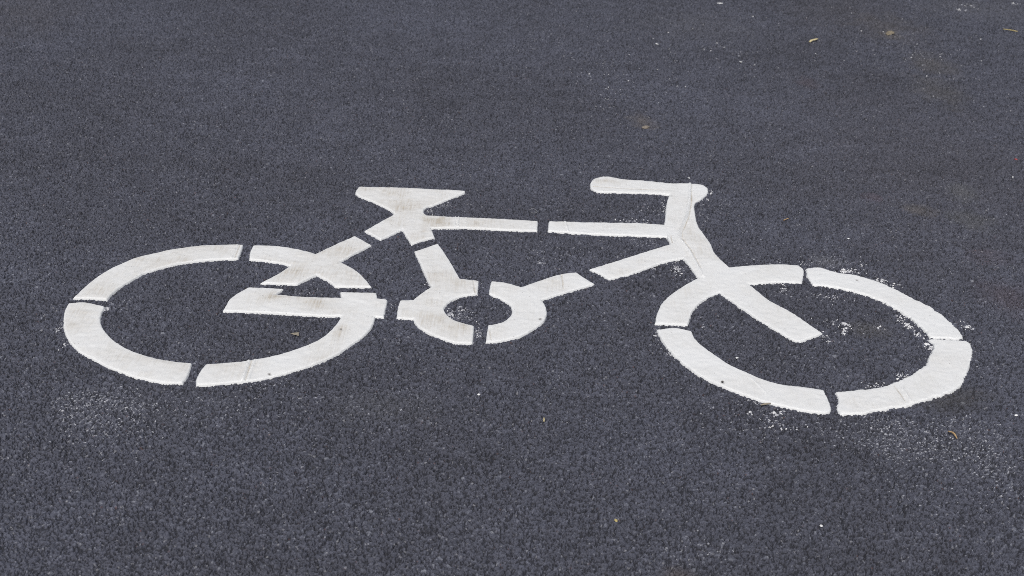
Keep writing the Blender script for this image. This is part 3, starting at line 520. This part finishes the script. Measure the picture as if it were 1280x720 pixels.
# ------------------------------------------------------------------ paint residue: specks left on the tops of the stones
def build_flecks():
    V, F, Wt = [], [], []; nv = 0
    holes = [np.array(p) for p in OUTLINE.values()]
    for cx, cy, rx, ry, n, s0, s1, kind in FLECK:
        a = rng.uniform(0, 2 * math.pi, n); rr = np.sqrt(rng.uniform(0, 1, n)) * rng.uniform(.7, 1.2, n) if kind == 1 or n > 600 else np.abs(rng.normal(0, .52, n))
        bx = cx + rx * rr * np.cos(a); by = cy + ry * rr * np.sin(a)
        # of a few places nearby take the highest stone
        best = np.full(n, -9.0); X = bx.copy(); Y = by.copy()
        for k in range(5):
            tx = bx + rng.normal(0, .004, n); ty = by + rng.normal(0, .004, n); h = sample(RELIEF, tx, ty)
            up = h > best; best[up] = h[up]; X[up] = tx[up]; Y[up] = ty[up]
        ok = (X > RX0 + .1) & (X < RX1 - .1) & (Y > RY0 + .1) & (Y < RY1 - .1)
        for p in holes: ok &= ~inside(X, Y, p)
        size = s0 + (s1 - s0) * rng.random(n) ** 2.2
        X, Y, s = X[ok], Y[ok], size[ok]; n = len(X); k = 7
        if not n: continue
        th = rng.uniform(0, 2 * math.pi, (n, 1)) + np.arange(k) * 2 * math.pi / k
        r_ = s[:, None] * rng.uniform(.45, 1.1, (n, k)); el = rng.uniform(.25, .7, (n, 1)) if kind == 1 else rng.uniform(.4, .95, (n, 1)); ro = rng.uniform(-.5, .9, (n, 1))
        ux, uy = r_ * np.cos(th), r_ * np.sin(th) * el
        qx = X[:, None] + ux * np.cos(ro) - uy * np.sin(ro); qy = Y[:, None] + ux * np.sin(ro) + uy * np.cos(ro)
        zm = road_z(X, Y)
        z = np.maximum(road_z(qx.ravel(), qy.ravel()).reshape(n, k), (zm - s * .45)[:, None])
        zc = np.maximum(zm, z.mean(1)) + .00035 + .1 * s
        V.append(np.concatenate([np.stack([X, Y, zc], 1)[:, None], np.stack([qx, qy, z + .00012], 2), np.stack([qx, qy, z - .0012], 2)], 1).reshape(-1, 3))
        o = nv + np.arange(n)[:, None] * (2 * k + 1); i = np.arange(k)[None]; j = (i + 1) % k
        for tri in ((o + 0 * i, o + 1 + i, o + 1 + j), (o + 1 + i, o + 1 + k + i, o + 1 + k + j), (o + 1 + i, o + 1 + k + j, o + 1 + j)):
            F.append(np.stack(tri, 2).reshape(-1, 3))
        lo, hi_ = {1: (.02, .55), 2: (.2, .85), 3: (.5, .98)}[kind]
        Wt.append(np.repeat(rng.uniform(lo, hi_, n), 2 * k + 1)); nv += n * (2 * k + 1)
    me = mesh_np('paint_specks', np.concatenate(V), np.concatenate(F), smooth=False)
    attr(me, 'white', np.concatenate(Wt))
    o = link('paint_specks', me, None, M_RES); o['kind'] = 'stuff'
    o['label'] = 'fine white specks of paint left on the stones round the symbol'; o['category'] = 'paint specks'
build_flecks()

# ------------------------------------------------------------------ small litter on the road
def top_of(x, y):
    """height a small thing rests at: the highest stone under it"""
    a = np.linspace(0, 2 * math.pi, 12, endpoint=False)
    xs = np.concatenate([x + .004 * np.cos(a), [x]]); ys = np.concatenate([y + .004 * np.sin(a), [y]])
    return float(road_z(xs, ys).max())

def stalk(name, pts, width, thick, mat, arch=.0015, taper=.35):
    """flattened tapering stem lying along pts (bent upward a little in the middle)"""
    p = np.array(pts, float); n = 14
    L = np.concatenate([[0], np.cumsum(np.linalg.norm(np.diff(p, axis=0), axis=1))])
    s = np.linspace(0, L[-1], n); c = np.stack([np.interp(s, L, p[:, 0]), np.interp(s, L, p[:, 1])], 1)
    c[1:-1] = (c[:-2] + c[1:-1] * 2 + c[2:]) / 4
    base = max(top_of(*q) for q in c[::3]) + thick * .5
    t = np.gradient(c, axis=0); t /= np.linalg.norm(t, axis=1)[:, None]; nn = np.stack([-t[:, 1], t[:, 0]], 1)
    V = []; k = 8
    for i in range(n):
        u = i / (n - 1); w = width * (taper + (1 - taper) * math.sin(math.pi * min(1, .12 + u * .8))) * random.uniform(.9, 1.1)
        z = base + arch * math.sin(math.pi * u) + random.uniform(-.0002, .0002)
        for a in range(k):
            an = 2 * math.pi * a / k
            q = c[i] + nn[i] * math.cos(an) * w * .5
            V.append((q[0], q[1], z + math.sin(an) * thick * .5))
    F = [(i * k + a, i * k + (a + 1) % k, (i + 1) * k + (a + 1) % k, (i + 1) * k + a) for i in range(n - 1) for a in range(k)]
    F += [tuple(range(k))[::-1], tuple(range((n - 1) * k, n * k))]
    o = V[0]; cx, cy = p.mean(0)
    me = bpy.data.meshes.new(name); me.from_pydata([(a - cx, b - cy, z_ - base) for a, b, z_ in V], [], F); me.update()
    for pl in me.polygons: pl.use_smooth = True
    ob = link(name, me, None, mat); ob.location = (cx, cy, base); return ob

def scrap(name, poly, mat, thick=.0006, curl=.002):
    """thin leaf scrap with an uneven, slightly curled blade of real thickness"""
    q = resample(poly, .004); c = q.mean(0); n = len(q); V = []; R = 4
    base = max(top_of(*p) for p in q[::3]) + .0002
    for side in (0, 1):
        for r in range(R + 1):
            for i in range(n):
                p = c + (q[i] - c) * (r / R if r else .02)
                z = curl * (r / R) ** 2 * (.5 + .5 * value_noise(np.array([p[0]]), np.array([p[1]]), .012, 91)[0]) + .0004 * value_noise(np.array([p[0]]), np.array([p[1]]), .005, 92)[0]
                V.append((p[0] - c[0], p[1] - c[1], z + (thick if side == 0 else 0)))
    o = n * (R + 1); F = []
    for r in range(R):
        for i in range(n):
            j = (i + 1) % n
            F.append((r * n + i, (r + 1) * n + i, (r + 1) * n + j, r * n + j)); F.append((o + r * n + j, o + (r + 1) * n + j, o + (r + 1) * n + i, o + r * n + i))
    F.append(tuple(range(n))); F.append(tuple(o + i for i in range(n))[::-1])
    for i in range(n):
        j = (i + 1) % n; F.append((R * n + i, o + R * n + i, o + R * n + j, R * n + j))
    me = bpy.data.meshes.new(name); me.from_pydata(V, [], F); me.update()
    for pl in me.polygons: pl.use_smooth = True
    ob = link(name, me, None, mat); ob.location = (c[0], c[1], base); return ob

def lump(name, x, y, sx, sy, sz, mat, seed, sink=.35, z=None):
    """small angular stone or chip: a faceted, flattened, uneven ball"""
    import bmesh
    bm = bmesh.new(); bmesh.ops.create_icosphere(bm, subdivisions=2, radius=1.0); r = random.Random(seed)
    cuts = [(Vector((r.uniform(-1, 1), r.uniform(-1, 1), r.uniform(-.6, 1))).normalized(), r.uniform(.62, .9)) for _ in range(8)]
    for v in bm.verts:
        for d, k in cuts:
            e = v.co.dot(d)
            if e > k: v.co -= d * (e - k)
        v.co *= r.uniform(.95, 1.05); v.co = Vector((v.co.x * sx, v.co.y * sy, v.co.z * sz))
    me = bpy.data.meshes.new(name); bm.to_mesh(me); bm.free()
    ob = link(name, me, None, mat); ob.location = (x, y, (top_of(x, y) if z is None else z) + sz * (1 - 2 * sink)); ob.rotation_euler = (0, 0, r.uniform(0, 3)); return ob

M_STRAW = plain_material('dry_straw', (.38, .30, .11), (.55, .46, .20))
M_YLEAF = plain_material('yellow_leaf', (.50, .42, .20), (.66, .58, .36), 300)
M_TAN = plain_material('tan_leaf', (.22, .195, .15), (.32, .285, .225), 250)
M_TWIG = plain_material('twig_bark', (.28, .18, .09), (.46, .32, .17), 500)
M_STONE = plain_material('tan_stone', (.17, .145, .12), (.26, .225, .185), 260)
M_GRIT = plain_material('dark_grit', (.05, .045, .045), (.10, .095, .09), 600)
M_RED = plain_material('red_plastic', (.32, .05, .05), (.48, .10, .10), 300, .5)
M_PALE = plain_material('thin_grey_paint', (.22, .225, .24), (.42, .425, .44), 500)
M_MUD = plain_material('muddy_leaf', (.14, .12, .085), (.30, .25, .17), 90)
M_CHIP = plain_material('white_chip', (.72, .73, .74), (.80, .81, .82), 300, .6)
T = THINGS
tag(stalk('straw', T['straw'], .006, .003, M_STRAW), 'straight yellow straw lying alone at the upper right of the asphalt', 'straw')
tag(stalk('leaf_scrap', T['leafcurl'], .012, .003, M_YLEAF, arch=.005), 'small curled pale yellow leaf scrap on the far asphalt', 'leaf')
tag(scrap('leaf_scrap', T['mudleaf'], M_MUD, curl=.0008), 'flattened muddy tan leaf scrap inside a brown stain', 'leaf')
tag(scrap('leaf_scrap', T['flake'], M_TAN, curl=.001), 'pointed pale tan leaf flake inside the rear wheel of the symbol', 'leaf')
tag(stalk('twig', T['twig'], .0045, .003, M_TWIG, arch=.003), 'thin bent brown twig below the front wheel of the symbol', 'twig')
tag(stalk('wood_sliver', T['sliver'], .005, .003, M_TAN, arch=.0005), 'tan wood sliver against the lower edge of the front wheel', 'wood sliver')
tag(stalk('bark_sliver', T['orange'], .004, .002, M_TWIG), 'tiny orange bark sliver beyond the front wheel', 'bark sliver')
tag(stalk('straw', T['crumb'], .003, .002, M_YLEAF), 'tiny pale straw crumb below the chain ring of the symbol', 'straw')
tag(lump('pebble', *T['pebble'], .013, .016, .004, M_STONE, 3, .45), 'flat tan pebble set in the asphalt beyond the handlebar', 'pebble')
tag(lump('pebble', *T['tancrumb'], .003, .004, .0025, M_STRAW, 4), 'tiny yellowish pebble near the bottom of the picture', 'pebble')
tag(lump('grit', *T['grit'], .0024, .0028, .002, M_GRIT, 5, .3, .0035), 'dark speck of grit stuck on the front wheel paint', 'grit')
tag(lump('plastic_chip', *T['red'], .006, .004, .002, M_RED, 6), 'red plastic chip on the asphalt by the right edge', 'plastic chip')
CH = ['white paint chip just beyond the top of the front wheel', 'white paint chip alone below the chain ring', 'white paint chip near the twig at the right edge',
      'white paint chip inside the front wheel near its lower left rim', 'white paint chip below the front wheel near the picture bottom', 'white streak-shaped paint chip at the top edge of the picture',
      'white paint chip on the far asphalt beyond the handlebar stem', 'white paint chip on the far asphalt above the flat tan pebble', 'white paint chip just beyond the handlebar', 'white paint chip below the red plastic chip']
SZ = [(.003, .004), (.003, .0035), (.0045, .003), (.004, .004), (.003, .003), (.013, .008), (.004, .006), (.0045, .008), (.0025, .004), (.0025, .004)]
for i, ((x, y), lb, (sx, sy)) in enumerate(zip(T['chips'], CH, SZ)):
    o = lump('paint_chip', x, y, sx, sy, .0015, M_CHIP, 20 + i)
    if i == 5: o.rotation_euler.z = .1
    tag(o, lb, 'paint chip', 'loose white paint chips on the asphalt')
c = stalk('paint_curl', CURL, .0014, .0008, M_PALE, arch=.0, taper=.6)
tag(c, 'small looped curl of white paint above the crossbar', 'paint curl')

# ------------------------------------------------------------------ camera
PITCH, ROLL = math.radians(26.0), 0.042
fwd = Vector((0, math.cos(PITCH), -math.sin(PITCH))); up0 = Vector((0, math.sin(PITCH), math.cos(PITCH))); rt0 = Vector((1, 0, 0))
X = rt0 * math.cos(ROLL) + up0 * math.sin(ROLL); Y = -rt0 * math.sin(ROLL) + up0 * math.cos(ROLL); Zc = -fwd
cam_d = bpy.data.cameras.new('camera'); cam = bpy.data.objects.new('camera', cam_d); COL.objects.link(cam)
cam.matrix_world = Matrix(((X.x, Y.x, Zc.x, 0), (X.y, Y.y, Zc.y, 0), (X.z, Y.z, Zc.z, 1.4), (0, 0, 0, 1)))
cam_d.sensor_width = 36; cam_d.sensor_fit = 'HORIZONTAL'; cam_d.lens = 36 * 1700 / 1280
cam_d.clip_start = .05; cam_d.clip_end = 2000
cam_d.dof.use_dof = True; cam_d.dof.focus_distance = 3.05; cam_d.dof.aperture_fstop = 7.1
scene.camera = cam

# ------------------------------------------------------------------ light: bright overcast, the sun behind the camera through thin cloud
SUN_EL, SUN_AZ = math.radians(57), math.radians(190)      # azimuth clockwise from +Y
world = bpy.data.worlds.new('World'); scene.world = world; world.use_nodes = True
wn = world.node_tree; bg = wn.nodes['Background']
sky = wn.nodes.new('ShaderNodeTexSky'); sky.sky_type = 'NISHITA'; sky.sun_disc = False
sky.sun_elevation = SUN_EL; sky.sun_rotation = SUN_AZ; sky.dust_density = 4.0; sky.air_density = 1.0; sky.ozone_density = 1.0
hs = wn.nodes.new('ShaderNodeHueSaturation'); hs.inputs['Saturation'].default_value = .45
wn.links.new(sky.outputs[0], hs.inputs['Color']); wn.links.new(hs.outputs[0], bg.inputs['Color']); bg.inputs['Strength'].default_value = .12
sd = bpy.data.lights.new('sun', 'SUN'); sd.energy = 1.5; sd.angle = math.radians(16); sd.color = (1, .95, .88)
sun = bpy.data.objects.new('sun', sd); COL.objects.link(sun)
d = Vector((math.sin(SUN_AZ) * math.cos(SUN_EL), math.cos(SUN_AZ) * math.cos(SUN_EL), math.sin(SUN_EL)))
sun.rotation_euler = d.to_track_quat('Z', 'Y').to_euler()

scene.render.engine = 'CYCLES'
scene.cycles.use_denoising = False
scene.cycles.filter_width = .85
vs_ = scene.view_settings
vs_.view_transform = 'Standard'; vs_.look = 'None'; vs_.exposure = 0.0; vs_.gamma = 1.0; vs_.use_curve_mapping = False
scene.display_settings.display_device = 'sRGB'
